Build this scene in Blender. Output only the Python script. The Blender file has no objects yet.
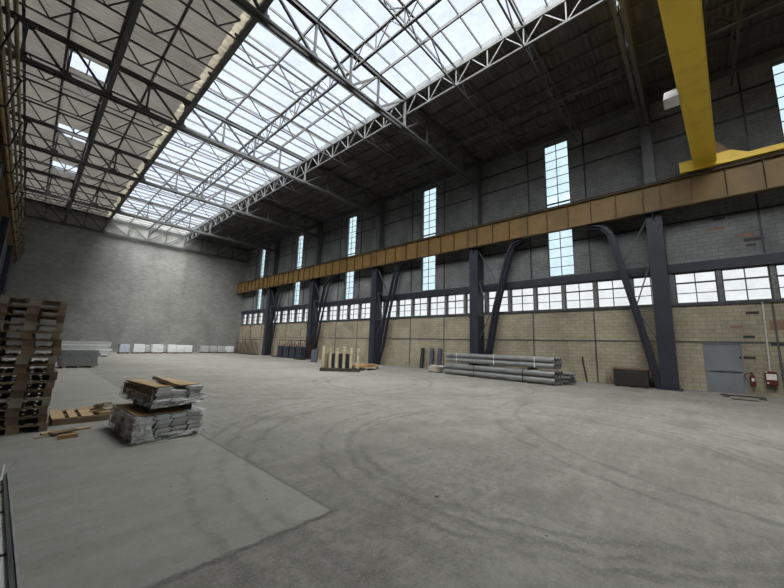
import bpy, bmesh, math, random
from mathutils import Vector, Matrix
random.seed(7)
SC = bpy.context.scene
COL = SC.collection

# ------------------------------------------------------------------ camera
CAM_H = 1.6
YAW, PITCH, ROLL, FPX = .828179, .157356, .0317496, 330.265
_f = Vector((math.sin(YAW)*math.cos(PITCH), math.cos(YAW)*math.cos(PITCH), math.sin(PITCH)))
_r = Vector((math.cos(YAW), -math.sin(YAW), 0)); _u = _r.cross(_f)
_c, _s = math.cos(ROLL), math.sin(ROLL)
_r2 = _c*_r + _s*_u; _u2 = -_s*_r + _c*_u
cam_data = bpy.data.cameras.new('camera'); cam = bpy.data.objects.new('camera', cam_data); COL.objects.link(cam)
cam_data.sensor_fit = 'HORIZONTAL'; cam_data.sensor_width = 36; cam_data.lens = 36*FPX/784
cam_data.clip_start = .05; cam_data.clip_end = 300
M = Matrix((_r2, _u2, -_f)).transposed().to_4x4(); M.translation = Vector((0, 0, CAM_H))
cam.matrix_world = M
SC.camera = cam

# ------------------------------------------------------------------ overcast sky, exposure
SKY_H, SKY_M, SKY_Z, SKY_LOBE = 0.86, 0.90, 10.0, 15.0     # horizon, mid sky, raised zenith, bright lobe added behind and left of the camera to light walls (radiance)
LOBE_DIR = (-.54, -.42, .74)
SC.view_settings.view_transform = 'Standard'; SC.view_settings.look = 'None'
SC.view_settings.exposure = 0.45; SC.view_settings.gamma = 1.0; SC.view_settings.use_curve_mapping = False
world = bpy.data.worlds.new('overcast_sky'); SC.world = world; world.use_nodes = True
nt = world.node_tree; nt.nodes.clear()
tc = nt.nodes.new('ShaderNodeTexCoord'); sp = nt.nodes.new('ShaderNodeSeparateXYZ')
rp = nt.nodes.new('ShaderNodeValToRGB'); bg = nt.nodes.new('ShaderNodeBackground'); ow = nt.nodes.new('ShaderNodeOutputWorld')
nt.links.new(tc.outputs['Generated'], sp.inputs[0]); nt.links.new(sp.outputs['Z'], rp.inputs[0])
els = rp.color_ramp.elements
def sky(v, t): return (v/12*t[0], v/12*t[1], v/12*t[2], 1)
cool = (.92, .945, 1.01); warm = (1.05, 1.0, .915)
els[0].position = 0; els[0].color = (.012, .0115, .011, 1)
els[1].position = 1; els[1].color = sky(SKY_Z, warm)
for p_, v_, t_ in ((.015, SKY_H, cool), (.5, SKY_H*1.05, cool), (.77, SKY_M, cool), (.87, SKY_Z*.62, warm)):
    e = els.new(p_); e.color = sky(v_, t_)
dp = nt.nodes.new('ShaderNodeVectorMath'); dp.operation = 'DOT_PRODUCT'; dp.inputs[1].default_value = Vector(LOBE_DIR).normalized()
nt.links.new(tc.outputs['Generated'], dp.inputs[0])
mr = nt.nodes.new('ShaderNodeMapRange'); mr.interpolation_type = 'SMOOTHSTEP'; mr.inputs[1].default_value = .55; mr.inputs[2].default_value = .98
nt.links.new(dp.outputs['Value'], mr.inputs[0])
mxs = nt.nodes.new('ShaderNodeMix'); mxs.data_type = 'RGBA'; nt.links.new(mr.outputs[0], mxs.inputs[0]); nt.links.new(rp.outputs[0], mxs.inputs[6]); mxs.inputs[7].default_value = sky(SKY_LOBE, warm)
nt.links.new(mxs.outputs[2], bg.inputs[0]); bg.inputs[1].default_value = 12.0; nt.links.new(bg.outputs[0], ow.inputs[0])

def portal(loc, sx, sy, rot):
    l = bpy.data.lights.new('daylight_opening', 'AREA'); l.shape = 'RECTANGLE'; l.size = sx; l.size_y = sy
    l.cycles.is_portal = True
    o = bpy.data.objects.new('daylight_opening', l); o.location = loc; o.rotation_euler = rot; COL.objects.link(o)
WX = 21.3                                         # inner face of the right wall
Y0, Y1 = -9.0, 50.0                               # back wall, far wall
BAY = [-8.95, 1.05, 11.05, 20.95, 30.75, 40.4, 50.0]
ROOF = 15.5
portal((8.55, (Y0+Y1)/2, 16.3), 8.2, Y1-Y0, (0, 0, 0))
portal((WX+.6, (Y0+Y1)/2, 4.8), 1.6, Y1-Y0, (0, math.pi/2, 0))
for b in BAY[:-1]:
    portal((WX+.6, b+4.62, 10.6), 9.0, 1.5, (0, math.pi/2, 0))

# ------------------------------------------------------------------ helpers
class MB:
    def __init__(s): s.v = []; s.f = []
    def add(s, vs, fs):
        o = len(s.v); s.v += [tuple(v) for v in vs]; s.f += [tuple(i+o for i in f) for f in fs]; return s
    def box(s, x0, x1, y0, y1, z0, z1):
        vs = [(x, y, z) for z in (z0, z1) for y in (y0, y1) for x in (x0, x1)]
        return s.add(vs, [(0, 2, 3, 1), (4, 5, 7, 6), (0, 1, 5, 4), (2, 6, 7, 3), (0, 4, 6, 2), (1, 3, 7, 5)])
    def bar(s, p, q, w, h, up=(0, 0, 1)):
        p, q = Vector(p), Vector(q); d = (q-p).normalized(); u = Vector(up)
        if abs(d.dot(u)) > .98: u = Vector((0, 1, 0))
        a = d.cross(u).normalized(); b = a.cross(d).normalized()
        vs = [e + a*(i*w/2) + b*(j*h/2) for e in (p, q) for i, j in ((-1, -1), (1, -1), (1, 1), (-1, 1))]
        return s.add(vs, [(0, 1, 2, 3), (7, 6, 5, 4), (0, 4, 5, 1), (1, 5, 6, 2), (2, 6, 7, 3), (3, 7, 4, 0)])
    def angle(s, p, q, w, t=.02, up=(0, 0, 1), sgn=1):
        "an L-section bar"
        p, q = Vector(p), Vector(q); d = (q-p).normalized(); u = Vector(up)
        if abs(d.dot(u)) > .98: u = Vector((0, 1, 0))
        a = d.cross(u).normalized()*sgn; b = Vector(u) - d*d.dot(u); b.normalize()
        s.bar(p + b*(w/2-w*.5), q + b*(w/2-w*.5), w, t, up)
        return s.bar(p + a*(w/2-t/2) - b*(w/2), q + a*(w/2-t/2) - b*(w/2), t, w, up)
    def tube(s, p, q, r, n=12, r_in=None, r2=None):
        p, q = Vector(p), Vector(q); d = (q-p).normalized()
        u = Vector((0, 0, 1)) if abs(d.z) < .9 else Vector((1, 0, 0))
        a = d.cross(u).normalized(); b = d.cross(a).normalized(); r2 = r if r2 is None else r2
        def ring(c, rr): return [c + a*rr*math.cos(2*math.pi*i/n) + b*rr*math.sin(2*math.pi*i/n) for i in range(n)]
        if r_in is None:
            return s.add(ring(p, r)+ring(q, r2), [tuple(range(n)), tuple(range(2*n-1, n-1, -1))] +
                         [(i, i+n, (i+1) % n+n, (i+1) % n) for i in range(n)])
        vs = ring(p, r)+ring(q, r)+ring(p, r_in)+ring(q, r_in); fs = []
        for i in range(n):
            j = (i+1) % n
            fs += [(i, i+n, j+n, j), (2*n+i, 2*n+j, 3*n+j, 3*n+i), (i, j, 2*n+j, 2*n+i), (n+i, 3*n+i, 3*n+j, n+j)]
        return s.add(vs, fs)
    def path(s, pts, r, n=8):
        for a, b in zip(pts[:-1], pts[1:]): s.tube(a, b, r, n)
        return s
    def prism(s, poly, axis, a, b):
        "extrude a 2D polygon; axis 'x': poly=(y,z), 'y': poly=(x,z), 'z': poly=(x,y)"
        n = len(poly)
        def P(u, v, t): return (t, u, v) if axis == 'x' else ((u, t, v) if axis == 'y' else (u, v, t))
        return s.add([P(u, v, a) for u, v in poly]+[P(u, v, b) for u, v in poly],
                     [tuple(range(n)), tuple(range(2*n-1, n-1, -1))]+[(i, i+n, (i+1) % n+n, (i+1) % n) for i in range(n)])
    def build(s, name, mat, parent=None, loc=None, rotz=0, smooth=False, bevel=0):
        me = bpy.data.meshes.new(name); me.from_pydata(s.v, [], s.f); me.update()
        bm = bmesh.new(); bm.from_mesh(me); bmesh.ops.recalc_face_normals(bm, faces=bm.faces)
        if bevel:
            bmesh.ops.bevel(bm, geom=[e for e in bm.edges if len(e.link_faces) == 2 and e.calc_face_angle() > .5], offset=bevel, segments=2, affect='EDGES', clamp_overlap=True)
        bm.to_mesh(me); bm.free()
        if smooth:
            for p in me.polygons: p.use_smooth = True
            try: me.set_sharp_from_angle(angle=.7)
            except Exception: pass
        me.materials.append(mat)
        o = bpy.data.objects.new(name, me); COL.objects.link(o)
        if parent: o.parent = parent
        if loc: o.location = loc
        o.rotation_euler.z = rotz
        return o
def B(x0, x1, y0, y1, z0, z1): return MB().box(x0, x1, y0, y1, z0, z1)
def tag(o, label=None, cat=None, group=None, kind=None):
    if label: o['label'] = label
    if cat: o['category'] = cat
    if group: o['group'] = group
    if kind: o['kind'] = kind
    return o
def thing(name, label, cat, loc=(0, 0, 0), rotz=0, group=None):
    o = bpy.data.objects.new(name, None); COL.objects.link(o); o.location = loc; o.rotation_euler.z = rotz
    o.empty_display_size = .1
    return tag(o, label, cat, group)
def struct(o, label, cat): return tag(o, label, cat, None, 'structure')
def kids(o): return [c for c in ALL_KIDS.get(o.name, [])] if False else list(o.children)
def dup(o, loc=None, rotz=None, label=None, group=None, parent=None):
    c = o.copy(); COL.objects.link(c)
    if parent: c.parent = parent
    if loc is not None: c.location = loc
    if rotz is not None: c.rotation_euler.z = rotz
    if label: c['label'] = label
    if group: c['group'] = group
    for ch in list(o.children): dup(ch, parent=c)
    return c
ORD = ['nearest', 'second nearest', 'third nearest', 'fourth nearest', 'fifth nearest', 'sixth nearest', 'seventh nearest', 'eighth nearest',
       'ninth nearest', 'tenth nearest', 'eleventh nearest', 'twelfth nearest', 'thirteenth nearest', 'fourteenth nearest', 'fifteenth nearest', 'sixteenth nearest']

# ------------------------------------------------------------------ materials
class NT:
    def __init__(s, name):
        s.m = bpy.data.materials.new(name); s.m.use_nodes = True; s.t = s.m.node_tree; s.t.nodes.clear()
        s.out = s.t.nodes.new('ShaderNodeOutputMaterial'); s.b = s.t.nodes.new('ShaderNodeBsdfPrincipled')
        s.t.links.new(s.b.outputs[0], s.out.inputs[0])
        s.co = s.t.nodes.new('ShaderNodeTexCoord').outputs['Object']
    def set(s, inp, v):
        if hasattr(v, 'is_output'): s.t.links.new(v, inp)
        elif isinstance(v, (tuple, list)): inp.default_value = (*v, 1) if len(v) == 3 and len(inp.default_value) == 4 else v
        else: inp.default_value = v
    def math(s, op, a, b=0.0, c=None, clamp=False):
        n = s.t.nodes.new('ShaderNodeMath'); n.operation = op; n.use_clamp = clamp
        s.set(n.inputs[0], a); s.set(n.inputs[1], b)
        if c is not None: s.set(n.inputs[2], c)
        return n.outputs[0]
    def noise(s, scale, detail=4, rough=.6, vec=None):
        n = s.t.nodes.new('ShaderNodeTexNoise'); s.set(n.inputs['Vector'], vec or s.co); n.inputs['Scale'].default_value = scale
        n.inputs['Detail'].default_value = detail; n.inputs['Roughness'].default_value = rough; return n.outputs[0]
    def mapping(s, scale=(1, 1, 1), rot=(0, 0, 0), loc=(0, 0, 0), vec=None):
        n = s.t.nodes.new('ShaderNodeMapping'); s.set(n.inputs[0], vec or s.co)
        n.inputs['Scale'].default_value = scale; n.inputs['Rotation'].default_value = rot; n.inputs['Location'].default_value = loc; return n.outputs[0]
    def sep(s, vec=None):
        n = s.t.nodes.new('ShaderNodeSeparateXYZ'); s.set(n.inputs[0], vec or s.co); return n.outputs
    def comb(s, x, y, z):
        n = s.t.nodes.new('ShaderNodeCombineXYZ'); s.set(n.inputs[0], x); s.set(n.inputs[1], y); s.set(n.inputs[2], z); return n.outputs[0]
    def ramp(s, f, stops):
        n = s.t.nodes.new('ShaderNodeMapRange'); n.clamp = True; s.set(n.inputs[0], f)
        n.inputs[1].default_value = stops[0]; n.inputs[2].default_value = stops[1]; return n.outputs[0]
    def mix(s, f, a, b, mode='MIX'):
        n = s.t.nodes.new('ShaderNodeMix'); n.data_type = 'RGBA'; n.blend_type = mode
        s.set(n.inputs[0], f); s.set(n.inputs[6], a); s.set(n.inputs[7], b); return n.outputs[2]
    def bump(s, h, strength=.3, dist=.02):
        n = s.t.nodes.new('ShaderNodeBump'); n.inputs['Strength'].default_value = strength; n.inputs['Distance'].default_value = dist
        s.set(n.inputs['Height'], h); s.t.links.new(n.outputs[0], s.b.inputs['Normal'])
    def fin(s, col, rough=.6, metal=0.0):
        s.set(s.b.inputs['Base Color'], col); s.set(s.b.inputs['Roughness'], rough); s.set(s.b.inputs['Metallic'], metal); return s.m

def paint(name, col, dirt=None, rough=.55, metal=0., scale=3., lo=.45, hi=.75, bump=0):
    n = NT(name); dirt = dirt or tuple(c*.6 for c in col)
    f = n.ramp(n.noise(scale, 6, .65), (lo, hi))
    if bump: n.bump(n.noise(scale*12, 3), bump, .01)
    return n.fin(n.mix(f, col, dirt), rough, metal)

def brick_mat(name, axis, c1, c2, mortar, bw, bh, dark, dscale=.35, lo=.4, hi=.7, streak=None, bump=.4, msize=.012):
    n = NT(name); x, y, z = n.sep()
    vec = n.comb(y if axis == 'x' else x, z, 0.)
    br = n.t.nodes.new('ShaderNodeTexBrick'); n.set(br.inputs['Vector'], vec)
    br.inputs['Scale'].default_value = 1.0; br.inputs['Brick Width'].default_value = bw; br.inputs['Row Height'].default_value = bh
    br.inputs['Mortar Size'].default_value = msize; br.inputs['Mortar Smooth'].default_value = .3
    n.set(br.inputs['Color1'], c1); n.set(br.inputs['Color2'], c2); n.set(br.inputs['Mortar'], mortar)
    f = n.ramp(n.noise(dscale, 7, .68), (lo, hi))
    col = n.mix(f, br.outputs['Color'], n.mix(.8, br.outputs['Color'], dark))
    if streak:
        sv = n.mapping((streak[0], streak[0], streak[1]))
        col = n.mix(n.ramp(n.noise(1., 5, .6, sv), (.5, .8)), col, n.mix(.7, col, dark))
    fine = n.noise(9, 5, .7)
    col = n.mix(n.ramp(fine, (.3, .75)), col, n.mix(.35, col, dark))
    n.bump(br.outputs['Fac'], -bump, .02)
    return n.fin(col, .85)

def floor_mat():
    n = NT('worn_concrete'); x, y, z = n.sep()
    big = n.noise(.22, 6, .62); mid = n.noise(1.4, 10, .75); fine = n.noise(9, 10, .78); grit = n.noise(40, 6, .75)
    streak = n.noise(1., 9, .74, n.mapping((3.2, .5, 1), (0, 0, .62)))
    streak2 = n.noise(1., 9, .74, n.mapping((.7, 4.5, 1), (0, 0, -.2)))
    col = n.mix(n.ramp(big, (.35, .66)), (.255, .244, .222), (.175, .166, .149))
    col = n.mix(n.math('MULTIPLY', n.ramp(mid, (.46, .72)), .8), col, (.135, .127, .113))
    patch = n.noise(1., 7, .66, n.mapping((.55, .9, 1), (0, 0, .4), (3.1, .7, 0)))
    col = n.mix(n.math('MULTIPLY', n.ramp(patch, (.5, .66)), .6), col, (.115, .104, .09))
    col = n.mix(n.math('MULTIPLY', n.ramp(streak, (.5, .68)), .55), col, (.12, .114, .102))
    col = n.mix(n.math('MULTIPLY', n.ramp(streak2, (.52, .72)), .5), col, (.32, .308, .284))
    # older smooth slab in the near left corner and its joint
    mx = n.math('LESS_THAN', x, 2.25); my = n.math('GREATER_THAN', y, 2.75)
    slab = n.math('MULTIPLY', mx, my)
    col = n.mix(n.math('MULTIPLY', slab, .8), col, n.mix(n.ramp(n.noise(1., 8, .7, n.mapping((.8, 2.6, 1), (0, 0, .1))), (.4, .7)), (.30, .29, .268), (.228, .22, .20)))
    wob = n.math('MULTIPLY', n.math('SUBTRACT', n.noise(3.5, 7, .7), .5), .16)
    ax = n.math('ABSOLUTE', n.math('ADD', n.math('SUBTRACT', x, 2.25), n.math('MULTIPLY', wob, .3))); ay = n.math('ABSOLUTE', n.math('ADD', n.math('SUBTRACT', y, 2.75), wob))
    brk = n.ramp(n.noise(1.6, 7, .7), (.38, .58))
    j1 = n.math('MULTIPLY', n.math('SUBTRACT', 1., n.ramp(ax, (.008, .03))), n.math('MULTIPLY', my, n.math('LESS_THAN', y, 12.)))
    j2 = n.math('MULTIPLY', n.math('SUBTRACT', 1., n.ramp(ay, (.01, .05))), n.math('LESS_THAN', x, 2.3))
    joint = n.math('MAXIMUM', n.math('MULTIPLY', j1, .6), n.math('MULTIPLY', n.math('MULTIPLY', j2, .75), n.math('ADD', .35, brk)))
    col = n.mix(n.math('MINIMUM', joint, 1.), col, (.07, .065, .058))
    # dirt swept up along the joint, outside the smooth slab
    edge = n.math('MULTIPLY', n.math('SUBTRACT', 1., slab), n.math('SUBTRACT', 1., n.ramp(n.math('ABSOLUTE', n.math('SUBTRACT', y, 2.2)), (.2, 1.1))))
    col = n.mix(n.math('MULTIPLY', n.math('MULTIPLY', edge, n.ramp(fine, (.42, .6))), .5), col, (.11, .1, .088))
    rough_area = n.math('SUBTRACT', 1., n.math('MULTIPLY', slab, .55))
    # tyre tracks of turning trucks: thin rubber arcs
    arcs = None
    for cx_, cy_, r, w in ((6.2, 2.2, 3.0, .05), (6.2, 2.2, 3.22, .05), (6.3, 2.4, 3.6, .04), (6.4, 2.6, 4.6, .06), (6.6, 2.9, 5.0, .05), (6.6, 2.9, 5.35, .05), (12.5, 9.5, 4.2, .06), (12.5, 9.5, 4.8, .06),
                           (9, 14, 5.5, .08), (9, 14, 6.2, .07), (11, -2, 6.0, .06), (11, -2, 6.5, .06)):
        dx = n.math('SUBTRACT', x, cx_); dy = n.math('SUBTRACT', y, cy_)
        d = n.math('SQRT', n.math('ADD', n.math('MULTIPLY', dx, dx), n.math('MULTIPLY', dy, dy)))
        d = n.math('ADD', d, n.math('MULTIPLY', wob, 2.6))
        m = n.math('SUBTRACT', 1., n.ramp(n.math('ABSOLUTE', n.math('SUBTRACT', d, r)), (w*.3, w*1.6)))
        arcs = m if arcs is None else n.math('MAXIMUM', arcs, m)
    col = n.mix(n.math('MULTIPLY', n.math('MULTIPLY', n.math('MULTIPLY', arcs, brk), rough_area), .7), col, (.085, .08, .073))
    col = n.mix(n.math('MULTIPLY', n.math('MULTIPLY', n.ramp(fine, (.48, .66)), .5), rough_area), col, (.10, .094, .083))
    col = n.mix(n.math('MULTIPLY', n.math('MULTIPLY', n.ramp(grit, (.52, .66)), .45), rough_area), col, (.37, .36, .335))
    col = n.mix(n.math('MULTIPLY', n.ramp(n.noise(70, 4, .6), (.6, .7)), .4), col, (.06, .057, .05))
    n.bump(n.math('ADD', n.math('ADD', n.math('MULTIPLY', fine, .6), n.math('MULTIPLY', mid, .6)), n.math('MULTIPLY', grit, .3)), .6, .03)
    return n.fin(col, n.math('ADD', .55, n.math('MULTIPLY', big, .4)))

def sheet_mat(name, col, dark, period=.2, trans=0):
    "profiled roof sheet, ribs running across the hall"
    n = NT(name); x, y, z = n.sep()
    w = n.math('SINE', n.math('MULTIPLY', y, 2*math.pi/period))
    f = n.ramp(n.noise(.6, 6, .65), (.4, .75))
    c = n.mix(f, col, dark)
    c = n.mix(n.ramp(n.noise(6, 4, .6), (.45, .8)), c, n.mix(.4, c, dark))
    n.bump(w, .9, .03); n.fin(c, .7)
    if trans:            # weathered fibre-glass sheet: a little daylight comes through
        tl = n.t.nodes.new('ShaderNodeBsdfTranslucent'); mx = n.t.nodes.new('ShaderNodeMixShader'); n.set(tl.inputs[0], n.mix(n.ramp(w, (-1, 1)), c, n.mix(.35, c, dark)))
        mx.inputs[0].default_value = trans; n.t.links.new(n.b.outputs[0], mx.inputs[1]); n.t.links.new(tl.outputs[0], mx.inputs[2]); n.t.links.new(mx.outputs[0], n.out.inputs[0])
    return n.m

def glass_mat(name, tint, gloss=.05, rough=.05, wavy=0):
    n = NT(name); n.t.nodes.remove(n.b)
    tr = n.t.nodes.new('ShaderNodeBsdfTransparent'); gl = n.t.nodes.new('ShaderNodeBsdfGlossy'); mx = n.t.nodes.new('ShaderNodeMixShader')
    f = n.ramp(n.noise(1.3, 5, .6), (.3, .8))
    dk = tuple(c*.9 for c in tint)
    n.set(tr.inputs[0], n.mix(f, tint, dk)); gl.inputs['Roughness'].default_value = rough
    gl.inputs[0].default_value = (*tint, 1); mx.inputs[0].default_value = gloss
    n.t.links.new(tr.outputs[0], mx.inputs[1]); n.t.links.new(gl.outputs[0], mx.inputs[2]); n.t.links.new(mx.outputs[0], n.out.inputs[0])
    return n.m
def film_mat():
    n = NT('clear_stretch_film'); n.t.nodes.remove(n.b)
    tr = n.t.nodes.new('ShaderNodeBsdfTransparent'); pb = n.t.nodes.new('ShaderNodeBsdfPrincipled'); mx = n.t.nodes.new('ShaderNodeMixShader')
    pb.inputs['Base Color'].default_value = (.86, .87, .88, 1); pb.inputs['Roughness'].default_value = .25
    n.b = pb; wr = n.noise(1., 5, .65, n.mapping((5, 5, 13), (0, .5, 0))); n.bump(wr, 1., .03)
    n.set(mx.inputs[0], n.math('MULTIPLY', n.ramp(wr, (.34, .70)), .7))
    n.t.links.new(tr.outputs[0], mx.inputs[1]); n.t.links.new(pb.outputs[0], mx.inputs[2]); n.t.links.new(mx.outputs[0], n.out.inputs[0])
    return n.m
def wood(name, c1, c2, sc=(2, 2, 18)):
    n = NT(name); f = n.noise(1., 6, .65, n.mapping(sc)); g = n.noise(2.5, 3)
    c = n.mix(n.ramp(f, (.3, .75)), c1, c2); c = n.mix(n.ramp(g, (.5, .8)), c, tuple(a*.55 for a in c2))
    return n.fin(c, .8)

M_floor = floor_mat()
M_far = brick_mat('grey_blockwork', 'y', (.37, .36, .34), (.28, .273, .258), (.19, .185, .175), .42, .2, (.15, .148, .142), .28, .42, .75, (.5, .12))
M_low = brick_mat('beige_brick', 'x', (.41, .355, .262), (.335, .29, .21), (.2, .175, .13), .46, .19, (.15, .13, .095), .5, .42, .74, (.8, .25))
M_up = brick_mat('sooty_brick', 'x', (.235, .238, .245), (.19, .195, .20), (.115, .118, .122), .46, .19, (.05, .05, .053), .3, .42, .72, (.6, .2))
M_dark_wall = sheet_mat('dark_side_cladding', (.04, .046, .065), (.02, .022, .03), .3)
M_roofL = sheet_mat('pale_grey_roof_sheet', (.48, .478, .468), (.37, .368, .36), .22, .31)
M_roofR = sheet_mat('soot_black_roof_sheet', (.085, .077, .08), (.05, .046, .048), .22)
M_glassS = glass_mat('rooflight_glass', (.93, .97, 1.0), .03)
M_glassW = glass_mat('pale_window_glass', (.97, .98, .96), .05)
M_glassT = glass_mat('pale_green_blue_glass', (.87, .975, .985), .05)
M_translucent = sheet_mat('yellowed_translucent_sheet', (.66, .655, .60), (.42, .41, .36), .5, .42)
M_steel = paint('grey_painted_steel', (.08, .08, .085), (.05, .048, .047), .6, 0, 1.2)
M_steelD = paint('dark_grey_steel', (.075, .075, .078), (.04, .038, .036), .6, 0, 1.2)
M_steelL = paint('pale_grey_steel', (.17, .17, .18), (.12, .115, .11), .55, 0, 1.5)
M_col = paint('blue_black_column_paint', (.022, .024, .037), (.013, .013, .017), .5, 0, 1.5)
M_colU = paint('grey_column_paint', (.085, .088, .095), (.05, .05, .052), .55, 0, 1.5)
M_ochre = paint('ochre_beam_paint', (.20, .112, .028), (.10, .058, .018), .55, 0, .9, .4, .8)
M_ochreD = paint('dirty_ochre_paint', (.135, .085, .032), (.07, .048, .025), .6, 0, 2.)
M_yellow = paint('crane_yellow', (.96, .66, .07), (.70, .46, .06), .5, 0, 1.0, .5, .85)
M_frame = paint('dark_window_frame', (.045, .047, .05), (.028, .028, .03), .6, 0, 4.)
M_frameS = paint('skylight_bar_steel', (.11, .112, .118), (.07, .07, .072), .6, 0, 3.)
M_door = paint('grey_blue_door_paint', (.185, .19, .205), (.13, .135, .145), .5, 0, 1.2)
M_white = paint('white_film_wrap', (.78, .78, .80), (.6, .6, .62), .4, 0, 5., bump=.4)
M_wrapB = paint('bluish_film_wrap', (.55, .58, .68), (.35, .4, .5), .4, 0, 6., bump=.4)
M_wrapG = paint('grey_film_wrap', (.5, .5, .51), (.36, .36, .38), .4, 0, 6., bump=.4)
M_panel = paint('pale_sheet_edge', (.6, .6, .6), (.4, .4, .4), .5, 0, 6.)
M_panelD = paint('grey_sheet_edge', (.27, .275, .28), (.17, .17, .175), .5, 0, 6.)
M_galv = paint('galvanised_profile', (.56, .57, .59), (.40, .405, .42), .45, .15, 9.)
M_pipe = paint('grey_pipe_metal', (.25, .25, .255), (.16, .16, .165), .38, .35, 2.5)
M_black = paint('black_rubber', (.02, .02, .021), (.012, .012, .012), .6, 0, 5.)
M_card = paint('brown_cardboard', (.48, .335, .19), (.36, .245, .135), .8, 0, 3.)
M_cardD = paint('dark_cardboard', (.24, .155, .08), (.15, .10, .055), .85, 0, 4.)
M_film = film_mat()
M_wood = [wood('pallet_wood_brown', (.34, .25, .165), (.20, .145, .095)), wood('pallet_wood_grey', (.42, .375, .31), (.27, .235, .19)), wood('pallet_wood_dark', (.23, .16, .105), (.13, .09, .06))]
M_woodL = wood('fresh_plank_wood', (.50, .355, .205), (.36, .25, .14))
M_woodP = wood('pale_post_wood', (.50, .43, .29), (.36, .30, .2))
M_woodO = wood('orange_plank_wood', (.46, .26, .12), (.3, .17, .08))
M_woodK = wood('black_tarred_timber', (.055, .045, .035), (.03, .025, .02))
M_rust = paint('rusty_dark_iron', (.036, .026, .022), (.02, .017, .016), .8, 0, 6.)
M_rustE = paint('rusty_brown_edge', (.2, .12, .075), (.1, .06, .04), .8, 0, 6.)
M_red = paint('fire_red_paint', (.115, .018, .017), (.07, .014, .014), .4, 0, 5.)
M_paper = paint('off_white_paper', (.72, .70, .66), (.58, .56, .52), .7, 0, 8.)
M_conduit = paint('grey_white_plastic', (.5, .48, .44), (.38, .36, .33), .5, 0, 5.)
M_blue = paint('dark_blue_paint', (.022, .024, .042), (.014, .015, .025), .5, 0, 4.)
M_bluegrey = paint('blue_grey_plastic', (.06, .064, .085), (.04, .042, .055), .5, 0, 4.)
M_lamp = paint('pale_lamp_housing', (.46, .46, .47), (.33, .33, .34), .4, .2, 4.)
M_lens = paint('lamp_lens_glass', (.8, .8, .82), (.7, .7, .72), .15, 0, 4.)
M_terra = paint('bare_terracotta', (.22, .13, .095), (.14, .085, .065), .9, 0, 5.)
M_hole = paint('recess_shade_and_block_dark', (.045, .04, .035), (.03, .027, .024), .9, 0, 6.)
M_cable = [paint('ochre_conduit', (.23, .19, .09), (.12, .10, .055), .6, 0, 2.), paint('drab_conduit', (.14, .125, .085), (.08, .07, .05), .6, 0, 2.), paint('brown_busbar', (.30, .2, .085), (.15, .1, .05), .6, 0, 2.)]
M_stone = paint('concrete_chip', (.3, .29, .275), (.2, .19, .18), .9, 0, 10.)

# ------------------------------------------------------------------ room shell
struct(B(-3.6, WX+.4, Y0-.3, Y1+.3, -.3, 0).build('floor', M_floor), 'stained grey concrete floor of the hall', 'floor')
def holed(axis, u0, u1, v0, v1, a, b, holes):
    "wall or roof slab with rectangular openings; axis x: (u,v)=(y,z), z: (u,v)=(x,y)"
    us = sorted({u0, u1, *[h[0] for h in holes], *[h[1] for h in holes]}); m = MB()
    for i in range(len(us)-1):
        ua, ub = us[i], us[i+1]; uc = (ua+ub)/2
        cuts = sorted((h[2], h[3]) for h in holes if h[0] < uc < h[1]); v = v0
        for c0, c1 in cuts+[(v1, v1)]:
            if c0 > v+1e-6:
                m.box(a, b, ua, ub, v, c0) if axis == 'x' else m.box(ua, ub, v, c0, a, b)
            v = c1
    return m
RIB, TALL = [], []
for b in BAY[:-1]:
    for k in range(6):
        c = b+.42+1.66*k
        if Y0+.8 < c < Y1-.6: RIB.append(c)
    TALL.append(b+4.62)
RZ0, RZ1, TZ0, TZ1 = 4.1, 5.62, 6.15, 15.0
DOOR = (-1.5, -.22, 0, 2.22)
low_holes = [(c-.75, c+.75, RZ0, RZ1) for c in RIB]
struct(holed('x', Y0, Y1, 0, RZ0, WX, WX+.35, [DOOR]).build('wall_right', M_low), 'beige brick lower part of the right wall', 'wall')
up = holed('x', Y0, Y1, RZ0, ROOF+.1, WX, WX+.35, low_holes+[(c-.73, c+.73, TZ0, TZ1) for c in TALL])
struct(up.build('wall_right_upper', M_up), 'soot-darkened upper part of the right wall', 'wall')
struct(B(-3.6, WX+.35, Y1, Y1+.3, 0, ROOF+1.3).build('wall_far', M_far), 'grey block gable wall at the far end', 'wall')
struct(B(-3.6, WX+.35, Y0-.3, Y0, 0, ROOF+1.3).build('wall_back', M_far), 'grey block wall behind the camera', 'wall')
struct(B(-3.6, -1.98, Y0, Y1, 0, 8.5).build('wall_left', M_dark_wall), 'dark blue clad lower left wall under the crane beam', 'wall')
struct(B(-3.6, -3.3, Y0, Y1, 8.5, ROOF+.1).build('wall_left_upper', M_dark_wall), 'dark clad left wall above the crane beam', 'wall')
ROOFL = [(-.48, 1.02, y, y+d) for y, d in ((21.75, 1.4), (30.1, 1.8), (37.2, 1.9))]
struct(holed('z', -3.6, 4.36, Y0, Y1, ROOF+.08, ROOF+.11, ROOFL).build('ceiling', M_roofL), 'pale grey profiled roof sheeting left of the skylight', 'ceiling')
struct(B(12.68, WX+.35, Y0, Y1, ROOF+.08, ROOF+.2).build('ceiling_right', M_roofR), 'black profiled roof sheeting right of the skylight', 'ceiling')
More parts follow.
